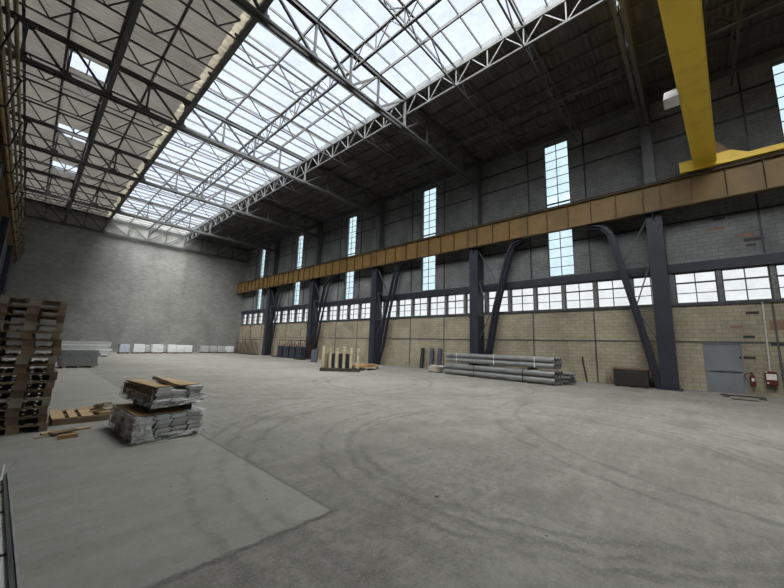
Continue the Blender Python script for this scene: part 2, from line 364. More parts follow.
# wavy translucent eaves strip along the left skylight edge
wv = MB(); n = 400
vs = []; fs = []
for i in range(n+1):
    y = Y0+(Y1-Y0)*i/n; dz = .06*math.sin(i*math.pi/2)
    vs += [(4.34, y, ROOF+.14+dz), (4.74, y, ROOF+.02+dz), (4.34, y, ROOF+.150+dz), (4.74, y, ROOF+.030+dz)]
for i in range(n):
    a = 4*i; fs += [(a, a+1, a+5, a+4), (a+2, a+6, a+7, a+3), (a+1, a+3, a+7, a+5), (a, a+4, a+6, a+2)]
wv.add(vs, fs); wv.f = [f for f in wv.f]
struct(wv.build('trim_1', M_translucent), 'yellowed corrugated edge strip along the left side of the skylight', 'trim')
# skylight
sky_win = MB(); sky_win.box(4.66, 4.78, Y0, Y1, ROOF+.02, ROOF+.3); sky_win.box(12.56, 12.68, Y0, Y1, ROOF-.02, ROOF+.3)
sky_o = struct(sky_win.build('window_1', M_frameS), 'long glazed skylight running the length of the roof', 'skylight')
B(4.78, 12.56, Y0, Y1, ROOF+.2, ROOF+.208).build('pane', M_glassS, sky_o)
y = Y0+.55
k = 0
while y < Y1-.2:
    MB().box(4.78, 12.56, y-.022, y+.022, ROOF+.12, ROOF+.2).box(4.78, 12.56, y-.024, y+.024, ROOF+.208, ROOF+.225).build('glazing_bar', M_frameS, sky_o); y += .985; k += 1
wn = 2
for i, (x0, x1, ya, yb) in enumerate(ROOFL):
    w = MB().box(x0, x1, ya-.03, ya, ROOF+.07, ROOF+.14).box(x0, x1, yb, yb+.03, ROOF+.07, ROOF+.14).box(x0-.03, x0, ya-.03, yb+.03, ROOF+.07, ROOF+.14)
    w.box(x1, x1+.03, ya-.03, yb+.03, ROOF+.07, ROOF+.14).box((x0+x1)/2-.03, (x0+x1)/2+.03, ya, yb, ROOF+.07, ROOF+.1)
    o = struct(w.build('window_%d' % wn, M_frameS), '%s of the three small rooflights in the pale roof' % ('nearest', 'middle', 'farthest')[i], 'rooflight'); wn += 1
    B(x0, x1, ya, yb, ROOF+.105, ROOF+.112).build('pane', M_glassS, o)
for i, c in enumerate(RIB):
    w = MB(); y0, y1 = c-.75, c+.75; t = .05
    w.box(WX+.06, WX+.14, y0, y0+t, RZ0, RZ1).box(WX+.06, WX+.14, y1-t, y1, RZ0, RZ1).box(WX+.06, WX+.14, y0+t, y1-t, RZ0, RZ0+t).box(WX+.06, WX+.14, y0+t, y1-t, RZ1-t, RZ1)
    w.box(WX+.07, WX+.13, c-.02, c+.02, RZ0+t, RZ1-t)
    h = (RZ1-RZ0)/3
    w.box(WX+.07, WX+.13, y0+t, c-.02, RZ0+h-.016, RZ0+h+.016).box(WX+.07, WX+.13, c+.02, y1-t, RZ0+h-.016, RZ0+h+.016)
    w.box(WX+.05, WX+.14, y0+t, c-.02, RZ0+2*h-.035, RZ0+2*h+.035).box(WX+.05, WX+.14, c+.02, y1-t, RZ0+2*h-.035, RZ0+2*h+.035)
    o = struct(w.build('window_%d' % wn, M_frame), 'six-pane window in the long strip, number %d from the near end of the right wall' % (i+1), 'window'); wn += 1
    B(WX+.097, WX+.103, y0+t, y1-t, RZ0+t, RZ1-t).build('pane', M_glassW, o)
for i, c in enumerate(TALL):
    w = MB(); y0, y1 = c-.73, c+.73; t = .05
    w.box(WX+.06, WX+.14, y0, y0+t, TZ0, TZ1).box(WX+.06, WX+.14, y1-t, y1, TZ0, TZ1).box(WX+.06, WX+.14, y0+t, y1-t, TZ0, TZ0+t).box(WX+.06, WX+.14, y0+t, y1-t, TZ1-t, TZ1)
    w.box(WX+.08, WX+.12, c-.02, c+.02, TZ0+t, TZ1-t)
    nr = 15
    for q in range(1, nr):
        z = TZ0+(TZ1-TZ0)*q/nr; hh = .05 if q in (8,) else .017
        w.box(WX+.08, WX+.12, y0+t, c-.02, z-hh, z+hh).box(WX+.08, WX+.12, c+.02, y1-t, z-hh, z+hh)
    o = struct(w.build('window_%d' % wn, M_frame), 'tall narrow pale blue window, %s along the right wall' % ORD[i], 'window'); wn += 1
    B(WX+.097, WX+.103, y0+t, y1-t, TZ0+t, TZ1-t).build('pane', M_glassT, o)
# steel framing lines on the right wall
tn = 2
struct(B(WX-.10, WX, Y0, Y1, RZ1+.02, TZ0-.06).build('trim_%d' % tn, M_col), 'black steel lintel band above the window strip', 'trim'); tn += 1
struct(B(WX-.07, WX, Y0, Y1, RZ0-.12, RZ0).build('trim_%d' % tn, M_frame), 'dark sill rail under the window strip', 'trim'); tn += 1
struct(B(WX-.03, WX, Y0, Y1, 2.24, 2.30).build('trim_%d' % tn, M_steelD), 'thin steel rail halfway up the beige brickwork', 'trim'); tn += 1
for z, nm in ((8.2, 'lowest'), (12.85, 'second'), (14.1, 'upper')):
    m = MB(); ys = [Y0]+[v for c in TALL for v in (c-.73, c+.73)]+[Y1]
    for a_, b_ in zip(ys[::2], ys[1::2]): m.box(WX-.04, WX, a_, b_, z-.05, z+.05)
    struct(m.build('trim_%d' % tn, M_col), '%s dark steel rail across the upper wall' % nm, 'trim'); tn += 1
struct(B(WX-.22, WX, Y0, Y1, ROOF-.35, ROOF-.02).build('trim_%d' % tn, M_colU), 'steel eaves beam where the right wall meets the roof', 'trim'); tn += 1
for bi, b in enumerate(BAY[:-1]):
    L = BAY[bi+1]-b
    for q in (1, 2):
        yy = b+L*q/3-.28
        m = B(WX-.03, WX, yy-.035, yy+.035, 0, RZ0-.12)
        struct(m.build('trim_%d' % tn, M_steelD), 'thin steel post in the beige brickwork, number %d from the near end' % (bi*2+q), 'trim'); tn += 1
        m = B(WX-.05, WX, yy-.04, yy+.04, TZ0, ROOF-.35)
        struct(m.build('trim_%d' % tn, M_col), 'dark steel post in the sooty brickwork, number %d from the near end' % (bi*2+q), 'trim'); tn += 1
# bare bricks; missing ones are flush patches with recess shade in the colour
wall_r = bpy.data.objects['wall_right']; wall_u = bpy.data.objects['wall_right_upper']
for y, z, w_, h_, m_ in ((-1.62, 1.6, .5, .12, M_hole), (-1.75, 2.5, .35, .12, M_hole), (-2.6, 2.2, .5, .14, M_hole), (-2.7, 3.0, .6, .4, M_terra), (-1.95, 3.55, .4, .12, M_hole), (-1.4, 2.95, .4, .1, M_terra), (-2.7, 1.3, .4, .3, M_terra)):
    o = B(WX-.006, WX+.02, y-w_/2, y+w_/2, z-h_/2, z+h_/2).build('brick_patch', m_, wall_r); o['label'] = 'bare or missing brick in the beige wall'
for y, z, w_, h_, m_ in ((-1.15, 7.6, .6, .14, M_terra), (-2.1, 7.1, .5, .16, M_terra), (-2.3, 6.85, .6, .16, M_hole), (-2.2, 6.6, .3, .12, M_hole), (-1.3, 8.05, .4, .1, M_hole)):
    o = B(WX-.006, WX+.02, y-w_/2, y+w_/2, z-h_/2, z+h_/2).build('brick_patch', m_, wall_u); o['label'] = 'bare or missing brick in the sooty wall'
# door
y0, y1, _, dz = DOOR
m = MB().box(WX-.03, WX+.1, y0, y0+.05, 0, dz).box(WX-.03, WX+.1, y1-.05, y1, 0, dz).box(WX-.03, WX+.1, y0+.05, y1-.05, dz-.05, dz)
door = struct(m.build('door_1', M_door), 'grey metal door at the right end of the long wall', 'door')
MB().box(WX+.01, WX+.06, y0+.05, y1-.05, .01, dz-.05).build('door_leaf', M_door, door)
lf = door.children[0]
MB().box(WX-.05, WX-.02, y0+.12, y1-.12, .98, 1.03).box(WX-.03, WX+.01, y0+.12, y0+.18, .96, 1.05).box(WX-.03, WX+.01, y1-.18, y1-.12, .96, 1.05).build('push_bar', M_door, lf)
B(WX+.0, WX+.01, y0+.08, y1-.08, .05, .25).build('kick_plate', M_door, lf)

# ------------------------------------------------------------------ roof steel
XN = [-3.2, -1.85, -.4, 1.1, 2.7, 4.45, 6.65, 8.65, 10.5, 12.62, 14.75, 16.9, 18.95, 21.2]
ZT, ZB, ZS = ROOF-.08, 13.65, 14.42
def make_truss():
    t = thing('roof_truss', '', 'roof truss')
    a, b = XN[0], 21.15
    for s in (-1, 1):
        pass
    MB().bar((a, -.07, ZT), (b, -.07, ZT), .05, .2).bar((a, .07, ZT), (b, .07, ZT), .05, .2).bar((a, 0, ZT+.08), (b, 0, ZT+.08), .28, .02).build('top_chord', M_steel, t)
    MB().bar((a, -.08, ZB), (b, -.08, ZB), .03, .2).bar((a, .08, ZB), (b, .08, ZB), .03, .2).bar((a, -.12, ZB-.09), (b, -.12, ZB-.09), .12, .02).bar((a, .12, ZB-.09), (b, .12, ZB-.09), .12, .02).build('bottom_chord', M_steel, t)
    for i, x in enumerate(XN[1:-1]):
        MB().bar((x, -.04, ZB), (x, -.04, ZT), .09, .02, (0, 1, 0)).bar((x, .04, ZB), (x, .04, ZT), .09, .02, (0, 1, 0)).build('post', M_steelL if abs(x-12.62) < .1 else M_steel, t)
    for i in range(len(XN)-1):
        x0, x1 = XN[i], XN[i+1]
        if x1 <= 8.7: p, q = (x0, 0, ZT), (x1, 0, ZB)
        else: p, q = (x0, 0, ZB), (x1, 0, ZT)
        MB().bar(p, q, .11, .09).build('diagonal', M_steel, t)
    for i, x in enumerate(XN[1:-1]):
        z, s = (ZB, 1)
        MB().prism([(x-.28, z-.02), (x+.28, z-.02), (x+.12, z+.3), (x-.12, z+.3)], 'y', -.02, .02).build('gusset_plate', M_steelD, t)
        if i < 5: MB().prism([(x-.3, ZT+.02), (x+.3, ZT+.02), (x+.14, ZT-.28), (x-.1, ZT-.28)], 'y', -.02, .02).build('gusset_plate', M_steelD, t)
    return t
tr0 = make_truss()
TY = BAY[1:-1]+[49.75]
names = ['nearest the camera, over the yellow crane', 'second from the camera', 'third from the camera', 'fourth from the camera', 'fifth from the camera', 'against the far block wall']
for i, yv in enumerate(TY):
    lab = 'deep grey steel truss crossing the whole roof, ' + names[i]
    if i == 0: tr0.location = (0, yv, 0); tr0['label'] = lab; tr0['group'] = 'main roof trusses'
    else: dup(tr0, (0, yv, 0), None, lab, 'main roof trusses')

def make_rafter(xs, mat, matw):
    "shallow Warren truss across the hall: top nodes xs, bottom nodes midway"
    t = thing('lattice_rafter', '', 'lattice rafter', group='shallow lattice rafters')
    MB().bar((xs[0], 0, ZT), (xs[-1], 0, ZT), .08, .08).build('top_chord', mat, t)
    MB().bar((xs[0], 0, ZS), (xs[-1], 0, ZS), .07, .05).build('bottom_chord', mat, t)
    for i in range(len(xs)-1):
        xm = (xs[i]+xs[i+1])/2
        MB().bar((xs[i], 0, ZT), (xm, 0, ZS), .05, .05).build('web_bar', matw, t)
        MB().bar((xm, 0, ZS), (xs[i+1], 0, ZT), .05, .05).build('web_bar', matw, t)
    return t
rf0 = make_rafter([4.5, 6.65, 8.65, 10.5, 12.6], M_steel, M_steel)
rd0 = make_rafter([12.66, 14.75, 16.9, 18.95, 21.1], M_steelD, M_steelD)
rl0 = make_rafter([-3.2, -1.85, -.4, 1.1, 2.7, 4.4], M_steelD, M_steelD)
first = True; cnt = 0
for bi in range(6):
    L = BAY[bi+1]-BAY[bi]
    for q in (1, 2):
        yv = BAY[bi]+L*q/3
        if yv < -3.5: continue
        l1 = 'shallow lattice rafter crossing under the skylight glass, %s to the camera' % ORD[cnt]
        l2 = 'shallow lattice rafter under the black roof, %s to the camera' % ORD[cnt]
        if first: rf0.location.y = yv; rf0['label'] = l1; rd0.location.y = yv; rd0['label'] = l2; first = False
        else: dup(rf0, (0, yv, 0), None, l1); dup(rd0, (0, yv, 0), None, l2)
        cnt += 1
cnt = 0
for bi in range(2, 6):
    L = BAY[bi+1]-BAY[bi]
    for q in (1, 2, 3):
        yv = BAY[bi]+L*q/4
        l1 = 'dark shallow lattice rafter under the pale roof, %s to the camera' % ORD[cnt]
        if cnt == 0: rl0.location.y = yv; rl0['label'] = l1
        else: dup(rl0, (0, yv, 0), None, l1)
        cnt += 1

def make_girder(L, zb, mat, matw, w, dx=0):
    t = thing('lattice_girder', '', 'lattice girder', group='lengthwise roof girders')
    n = 6; d = L/n; e = .16
    MB().bar((dx, e, ZT), (dx, L-e, ZT), w*(1.2 if not dx else .7), w).build('top_chord', mat, t)
    MB().bar((0, e, zb), (0, L-e, zb), w*1.1, w*.8).build('bottom_chord', mat, t)
    for i in range(n):
        y0, y1, ym = i*d, (i+1)*d, (i+.5)*d
        if i: MB().bar((0, y0, zb), (dx, y0, ZT), w*.45, w*.45).build('post', matw, t)
        MB().bar((0, max(y0, e), zb), (dx, ym, ZT), w*.42, w*.42).build('diagonal', matw, t)
        MB().bar((dx, ym, ZT), (0, min(y1, L-e), zb), w*.42, w*.42).build('diagonal', matw, t)
    return t
girds = [(1.1, 13.75, M_steelD, M_steelD, .18, 'dark heavy lattice girder under the pale roof'), (4.22, 13.72, M_steelD, M_steelD, .16, 'lattice girder along the left edge of the skylight'),
         (8.65, ZS, M_steel, M_steel, .10, 'slender lattice girder down the middle of the skylight'), (12.62, ZS, M_steel, M_steelL, .10, 'pale lattice girder along the right edge of the skylight'),
         (16.9, ZS, M_steelD, M_steelD, .09, 'slender lattice girder under the black roof')]
for x, zb, m1, m2, w, lab in girds:
    for bi in range(6):
        if bi == 0 and x < 9: continue
        g = make_girder(BAY[bi+1]-BAY[bi], zb, m1, m2, w, .5 if x == 4.22 else 0); g.location = (x, BAY[bi], 0)
        g['label'] = lab + ', ' + ('bay nearest the camera', 'second bay from the camera', 'third bay from the camera', 'fourth bay from the camera', 'fifth bay from the camera', 'bay next to the far wall')[bi]
for x, lab in ((-2.0, 'first purlin line from the left wall under the pale roof'), (-.58, 'second purlin line from the left wall, touching the small rooflights'), (2.7, 'purlin line between the heavy girder and the skylight')):
    tag(MB().box(x-.05, x+.05, Y0, Y1, ZT+.04, ROOF+.08).build('purlin', M_steelD), 'dark steel '+lab, 'purlin', 'roof purlins')
for x, lab in ((6.65, 'left of the skylight middle'), (10.5, 'right of the skylight middle')):
    tag(MB().box(x-.035, x+.035, Y0, Y1, ZT+.04, ROOF+.12).build('purlin', M_steel), 'thin grey steel purlin under the glass, '+lab, 'purlin', 'skylight purlins')
for i, x in enumerate((13.6, 14.75, 15.9, 17.9, 18.95, 20.1)):
    tag(MB().box(x-.04, x+.04, Y0, Y1, ZT+.02, ROOF+.08).build('purlin', M_steelD), 'steel purlin under the black roof, %s to the skylight' % ORD[i], 'purlin', 'black roof purlins')

# ------------------------------------------------------------------ columns of the right wall
CX0, CX1, CZ = 20.35, 21.2, 8.55
def make_column(brace, top=ROOF-.1):
    t = thing('steel_column', '', 'column', group='steel columns along the right wall')
    MB().box(CX0-.05, CX1+.05, -.45, .45, 0, .05).build('base_plate', M_col, t)
    MB().box(CX0, CX0+.06, -.32, .32, .05, CZ).box(CX1-.06, CX1, -.32, .32, .05, CZ).box(CX0+.06, CX1-.06, -.04, .04, .05, CZ).box(CX0+.06, CX1-.06, -.32, -.29, .05, CZ).box(CX0+.06, CX1-.06, .29, .32, .05, CZ).build('lower_shaft', M_col, t)
    MB().box(20.62, 20.66, -.24, .24, CZ, top).box(CX1-.05, CX1, -.24, .24, CZ, top).box(20.66, CX1-.05, -.03, .03, CZ, top).box(20.66, CX1-.05, -.24, -.21, CZ, top).box(20.66, CX1-.05, .21, .24, CZ, top).build('upper_shaft', M_colU, t)
    MB().prism([(20.05, CZ+.05), (20.62, CZ+.05), (20.62, CZ+.09), (20.05, CZ+.09)], 'y', -.36, .36).prism([(20.1, CZ+.05), (20.5, CZ+.05), (20.5, CZ-.6)], 'y', -.03, .03).build('crane_bracket', M_col, t)
    if brace:
        s = brace
        pts = [(.38, .05), (.72, 1.9), (1.02, 3.6), (1.9, 8.0), (2.25, 8.45), (2.9, 8.62)] if s > 0 else [(.40, .05), (.98, 1.7), (1.45, 4.2), (2.35, 7.5), (2.75, 8.35), (3.4, 8.62)]
        m = MB()
        for (a, za), (b, zb) in zip(pts[:-1], pts[1:]):
            m.bar((20.45, s*a, za), (20.45, s*b, zb), .32, .07, (0, 1, 0)).bar((20.45, s*a, za), (20.45, s*b, zb), .05, .3, (0, 1, 0)).bar((20.9, s*a, za), (20.9, s*b, zb), .05, .28, (0, 1, 0))
        m.build('portal_brace', M_col, t)
        for (za, ya, zb, yb) in ((6.2, .3, 6.2, 1.5), (6.2, 1.5, 8.4, .3), (3.9, .3, 3.9, 1.05), (3.9, 1.05, 6.2, .3), (2.3, .3, 3.9, 1.05)):
            MB().bar((20.6, s*ya, za), (20.6, s*yb, zb), .06, .05).build('lacing_bar', M_colU, t)
    return t
cA = make_column(1); cA.location.y = BAY[1]; cA['label'] = 'blue-black steel column nearest the camera, beside the grey door'
cB = make_column(-1); cB.location.y = BAY[2]; cB['label'] = 'blue-black steel column behind the pile of grey pipes'
for i, lab in ((3, 'blue-black steel column behind the timber stillage'), (4, 'blue-black steel column behind the small blue-grey post box'), (5, 'farthest braced blue-black steel column, beside the far racking')):
    dup(cB, (0, BAY[i], 0), None, lab)

# crane runway beams
def make_runway(L, n, mats):
    t = thing('crane_runway_beam', '', 'crane beam')
    z0, z1 = 8.65, 10.07
    B(-.012, .012, 0, L, z0+.03, z1-.03).build('web', mats[0], t)
    B(-.17, .17, .01, L-.01, z1-.03, z1).build('top_flange', mats[1], t)
    B(-.16, .16, .01, L-.01, z0, z0+.03).build('bottom_flange', mats[1], t)
    for i in range(n):
        y = .35+(L-.7)*i/(n-1)
        B(-.15, .15, y-.012, y+.012, z0+.03, z1-.03).build('stiffener', mats[1], t)
    MB().box(-.06, .06, 0, L, z1, z1+.02).box(-.02, .02, 0, L, z1+.02, z1+.1).box(-.04, .04, 0, L, z1+.1, z1+.14).build('crane_rail', M_rust, t)
    return t
for bi in range(6):
    g = make_runway(BAY[bi+1]-BAY[bi], 9, (M_ochre, M_ochreD)); g.location = (20.3, BAY[bi], 0)
    g['group'] = 'crane runway beams on the right wall'
    g['label'] = 'ochre crane runway beam on the right wall, ' + ('under the yellow crane', 'bay above the pipe pile', 'third bay from the camera', 'fourth bay from the camera', 'fifth bay from the camera', 'bay touching the far wall')[bi]
# left side: columns, runway, conduits
def make_left_column():
    t = thing('steel_column', '', 'column', group='steel columns along the left wall')
    B(-1.98, -1.62, -.4, .4, 0, .05).build('base_plate', M_col, t)
    MB().box(-1.72, -1.66, -.3, .3, .05, 8.6).box(-1.97, -1.72, -.04, .04, .05, 8.6).box(-1.97, -1.72, .27, .3, .05, 8.6).box(-1.97, -1.72, -.3, -.27, .05, 8.6).build('lower_shaft', M_col, t)
    MB().box(-3.1, -3.05, -.22, .22, 8.5, ROOF-.1).box(-2.66, -2.62, -.22, .22, 8.5, ROOF-.1).box(-3.05, -2.66, -.03, .03, 8.5, ROOF-.1).build('upper_shaft', M_colU, t)
    B(-2.1, -1.6, -.3, .3, 8.6, 8.64).build('crane_bracket', M_col, t)
    return t
lc = make_left_column(); lc.location.y = BAY[2]; lc['label'] = 'dark blue steel column on the left wall, nearest the pallet stack'
for i, lab in ((3, 'second'), (4, 'third'), (5, 'fourth')):
    dup(lc, (0, BAY[i], 0), None, 'dark blue steel column on the left wall, %s from the pallet stack' % lab)
for bi in range(0, 6):
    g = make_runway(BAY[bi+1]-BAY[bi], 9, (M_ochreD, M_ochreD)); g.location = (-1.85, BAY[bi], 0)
    g['group'] = 'crane runway beams on the left wall'
    g['label'] = 'grimy ochre crane runway beam high on the left wall, %s to the camera' % ORD[bi]
    if not bi: continue
    for j, (x, z, r, mt, nm) in enumerate(((-1.58, 9.0, .055, 2, 'lowest brown busbar'), (-1.52, 9.35, .05, 0, 'second ochre conduit from below'), (-1.45, 9.72, .045, 1, 'third drab conduit from below'), (-1.36, 10.1, .05, 0, 'topmost ochre conduit'))):
        y0, y1 = BAY[bi]+.05, BAY[bi+1]-.05
        c = tag(MB().tube((x, y0, z), (x, y1, z), r, 10).build('conduit', M_cable[mt], smooth=True), '%s along the left crane beam, %s length to the camera' % (nm, ORD[bi-1]), 'conduit', 'conduits along the left crane beam')
    for q in range(3):
        y = BAY[bi]+1.6+q*3.3
        tag(MB().box(-1.68, -1.64, y-.03, y+.03, 8.66, 10.06).bar((-1.64, y, 8.88), (-1.46, y, 8.88), .05, .05).bar((-1.46, y, 8.86), (-1.27, y, 10.0), .04, .04, (0, 1, 0)).bar((-1.64, y, 10.0), (-1.27, y, 10.0), .05, .05).build('conduit_bracket', M_rust), 'dark bracket holding the conduits on the left crane beam, %s to the camera' % ORD[(bi-1)*3+q], 'bracket', 'conduit brackets')

# ------------------------------------------------------------------ overhead crane
cr = thing('overhead_crane', 'yellow overhead travelling crane bridging the hall above the door end', 'crane', (0, 0, 0))
GB = 10.42
MB().prism([(-.06, GB), (-.76, GB), (-.80, GB+.03), (-.80, GB+1.3), (-.02, GB+1.3), (-.02, GB+.03)], 'x', -21.9, 0).build('bridge_girder', M_yellow, cr, (20.14, -.60, 0), -.0585)
for x in (-1.85, 20.3):
    e = MB().prism([(-.12, 10.28), (-.12, 10.82), (-1.9, 10.82), (-2.4, 10.52), (-4.6, 10.52), (-4.6, 10.26), (-2.3, 10.28)], 'x', x-.14, x+.14).build('end_truck', M_yellow, cr)
    if x < 0: e.location.y = 1.9
    for y in (-.45, -4.2): MB().tube((x-.05, y, 10.31), (x+.05, y, 10.31), .10, 16).build('wheel', M_rust, e)
MB().prism([(-1.42, 10.83), (-1.85, 10.83), (-1.42, 11.5)], 'x', 20.17, 20.4).build('gusset_plate', M_ochre, cr)
fl = thing('floodlight', 'pale grey floodlight hanging on the side of the yellow crane girder', 'lamp', (13.95, -.07, 10.35))
MB().prism([(-.22, -.1), (.22, -.1), (.17, .18), (-.17, .18)], 'x', -.3, .3).build('lamp_housing', M_lamp, fl, bevel=.015)
B(-.26, .26, -.19, .19, -.125, -.1).build('lamp_lens', M_lens, fl)
MB().bar((-.2, -.19, .3), (-.2, 0, .17), .04, .02).bar((.2, -.19, .3), (.2, 0, .17), .04, .02).box(-.25, .25, -.21, -.19, .22, .38).build('mounting_bracket', M_steelD, fl)

# ------------------------------------------------------------------ pallets
def make_pallet(mt):
    t = thing('wooden_pallet', '', 'pallet', group='wooden pallets in the tall stack')
    for x in (-.4, -.0725+.0, .3):
        pass
    bx = ((-.4, -.3), (-.0725, .0725), (.3, .4))
    for (x0, x1) in bx:
        B(x0, x1, -.6, .6, 0, .022).build('bottom_board', mt, t)
        for (y0, y1) in ((-.6, -.455), (-.0725, .0725), (.455, .6)): B(x0, x1, y0, y1, .022, .096).build('block', mt, t)
    for (y0, y1) in ((-.6, -.455), (-.0725, .0725), (.455, .6)): B(-.4, .4, y0, y1, .096, .118).build('stringer_board', mt, t)
    for (x0, x1) in ((-.4, -.255), (-.22, -.12), (-.0725, .0725), (.12, .22), (.255, .4)): B(x0, x1, -.6, .6, .118, .14).build('deck_board', mt, t)
    return t
protos = [make_pallet(m) for m in M_wood]
used = set()
NP = 16
PX, PY = .07, 8.9
for i in range(NP):
    k = (0, 2, 0, 1, 2, 0, 2, 0, 1, 0, 2, 0, 1, 2, 0, 1)[i]
    loc = (PX+random.uniform(-.025, .025)-.003*i+.01, PY+random.uniform(-.03, .03), i*.14)
    lab = ('brown', 'grey', 'dark')[k] + ' pallet in the tall stack at the left edge, ' + ('on the floor at the bottom' if i == 0 else 'topmost' if i == NP-1 else '%s from the bottom' % ['', 'second', 'third', 'fourth', 'fifth', 'sixth', 'seventh', 'eighth', 'ninth', 'tenth', 'eleventh', 'twelfth', 'thirteenth', 'fourteenth', 'fifteenth'][i])
    rz = random.uniform(-.03, .03)-.03
    if k not in used: used.add(k); p = protos[k]; p.location = loc; p.rotation_euler.z = rz; p['label'] = lab
    else: dup(protos[k], loc, rz, lab)
# low broken pallet right of the stack
bp = thing('broken_pallet', 'low broken wooden pallet with missing deck boards beside the tall stack', 'pallet', (.93, 9.15, 0), .0)
MW = M_wood[1]
for y in (-.45, .0, .45): B(-.4, .4, y-.05, y+.05, 0, .1).build('runner', M_wood[0], bp)
for x, w in ((-.33, .17), (-.13, .11), (.07, .17)): B(x-w/2, x+w/2, -.52, .52, .1, .125).build('deck_board', M_woodL, bp)
for lab, p, q, w, h, up in (('thick loose plank tilted on the broken pallet', (1.22, 9.55, .155), (1.28, 8.75, .30), .12, .05, (0, 0, 1)), ('thin lath sticking out past the broken pallet end', (1.12, 9.3, .15), (1.52, 9.35, .17), .04, .025, (0, 0, 1)),
                          ('pale batten lying across the broken pallet end', (1.05, 9.0, .14), (1.5, 9.05, .15), .05, .03, (0, 0, 1)), ('short offcut lying on the right end of the broken pallet', (1.15, 8.7, .13), (1.38, 8.75, .13), .09, .06, (0, 0, 1))):
    tag(MB().bar(p, q, w, h, up).build('loose_plank', M_woodL if 'thick' not in lab else M_wood[1]), 'fresh wood '+lab if 'thick' not in lab else 'weathered '+lab, 'plank', 'loose planks by the pallets')
for lab, p, q, w, h, m_ in (('long splintered plank lying on the floor in front of the pallets', (.38, 7.95, .02), (.98, 8.05, .02), .10, .03, M_woodL), ('dark short board under the splintered plank', (.48, 7.78, .045), (.78, 7.90, .05), .16, .025, M_wood[2]), ('brown block of wood nearest the camera on the floor by the pallets', (.55, 7.5, .03), (.78, 7.52, .03), .08, .06, M_woodO), ('thin grey lath leaving the pallet stack along the floor', (.30, 7.75, .012), (.60, 7.83, .012), .05, .02, M_wood[1])):
    tag(MB().bar(p, q, w, h).build('loose_plank', m_), lab, 'plank', 'loose planks by the pallets')

# ------------------------------------------------------------------ wrapped profile packs
def panel_section(w, h):
    return [(-w/2, 0), (w/2-.02, 0), (w/2-.02, h*.45), (w/2, h*.45), (w/2, h*.86), (-w/2+.02, h*.86), (-w/2+.02, h*.5), (-w/2, h*.5)]
def make_pack(name, label, loc, rz, nx, nz, pw, ph, L, skip=()):
    t = thing(name, label, 'wrapped pack', loc, rz, None)
    W = nx*pw; base = .07
    for y in (.15, L-.15): B(-W/2+.02, W/2-.02, y-.05, y+.05, 0, base-.004).build('bearer', M_woodK, t)
    for i in range(nx):
        for j in range(nz):
            if (i, j) in skip: continue
            off = random.uniform(-.03, .02)
            MB().prism([(-W/2+(i+.5)*pw+x*.97+(.012 if j % 2 else -.012), base+j*ph+z) for x, z in panel_section(pw, ph)], 'y', off, L+off).build('profile', M_galv, t)
    return t, W, base+nz*ph
pk, W, H_ = make_pack('profile_pack', 'lower film-wrapped pack of grey metal profiles standing on the floor', (1.80, 6.46, 0), .04, 4, 5, .236, .064, 1.5)
def skin(t, faces, name, mat, amp=.012, seed=1, div=10):
    "crinkled sheet following quads (p0,p1,p2,p3)"
    rnd = random.Random(seed); m = MB()
    for q in faces:
        p = [Vector(v) for v in q]; nrm = (p[1]-p[0]).cross(p[3]-p[0]).normalized(); vs = []; fs = []
        for lay in (0, 1):
            rnd2 = random.Random(seed)
            for i in range(div+1):
                for j in range(div+1):
                    u, v = i/div, j/div; b = (p[0]*(1-u)+p[1]*u)*(1-v)+(p[3]*(1-u)+p[2]*u)*v
                    vs.append(b+nrm*(rnd2.uniform(-amp, amp)+lay*.003))
        K = (div+1)**2
        for i in range(div):
            for j in range(div):
                a = i*(div+1)+j; fs += [(a, a+1, a+div+2, a+div+1), (K+a, K+a+div+1, K+a+div+2, K+a+1)]
        m.add(vs, fs)
    me = m
    o = me.build(name, mat, t, smooth=True); return o
hw = W/2
MB().box(-hw-.03, -hw-.018, .02, 1.5, .10, H_-.02).build('side_card', M_cardD, pk)
MB().box(-hw-.0, hw-.25, .10, 1.48, H_+.002, H_+.012).build('cardboard_cover', M_card, pk)
skin(pk, [((-hw-.06, 1.52, .04), (-hw-.06, -.06, .02), (-hw-.05, -.06, H_+.03), (-hw-.05, 1.52, H_+.03)),
          ((-hw-.06, -.06, .02), (-.22, -.06, .03), (-.36, -.05, H_), (-hw-.05, -.05, H_+.03)),
          ((-.22, -.06, .02), (hw+.04, -.06, .05), (hw+.04, -.05, .11), (-.22, -.055, .12)),
          ((hw-.25, -.05, H_+.015), (hw+.03, -.05, H_+.015), (hw+.03, 1.48, H_+.02), (hw-.25, 1.48, H_+.02))], 'plastic_film', M_film, .014, 3)
MB().path([(-.2, -.12, .012), (.0, -.16, .02), (.15, -.14, .012), (.28, -.17, .015)], .008, 6).build('film_shred', M_white, pk)
pk2, W2, H2 = make_pack('profile_pack', 'upper pack of metal profiles under brown cardboard, stacked on the lower pack', (1.885, 6.52, H_+.115), .11, 3, 4, .24, .06, 1.45, {(1, 3)})
tag(MB().box(1.50, 1.60, 6.62, 7.8, H_+.016, H_+.11).build('timber_bearer', M_woodK), 'dark timber bearer between the two packs, left one', 'timber')
tag(MB().box(2.02, 2.12, 6.62, 7.8, H_+.024, H_+.11).build('timber_bearer', M_woodK), 'dark timber bearer between the two packs, right one', 'timber')
h2 = W2/2
B(-h2-.01, -.13, .05, 1.44, H2+.002, H2+.02).build('cardboard_cover', M_card, pk2)
B(.05, h2, .14, 1.44, H2+.002, H2+.012).build('cardboard_cover', M_card, pk2)
B(-h2-.03, -h2-.016, .05, 1.42, .08, H2-.02).build('side_card', M_cardD, pk2)
MB().bar((-.10, .12, H2+.035), (-.03, .95, H2+.05), .17, .05, (0.5, 0, 1)).build('cardboard_flap', M_cardD, pk2)
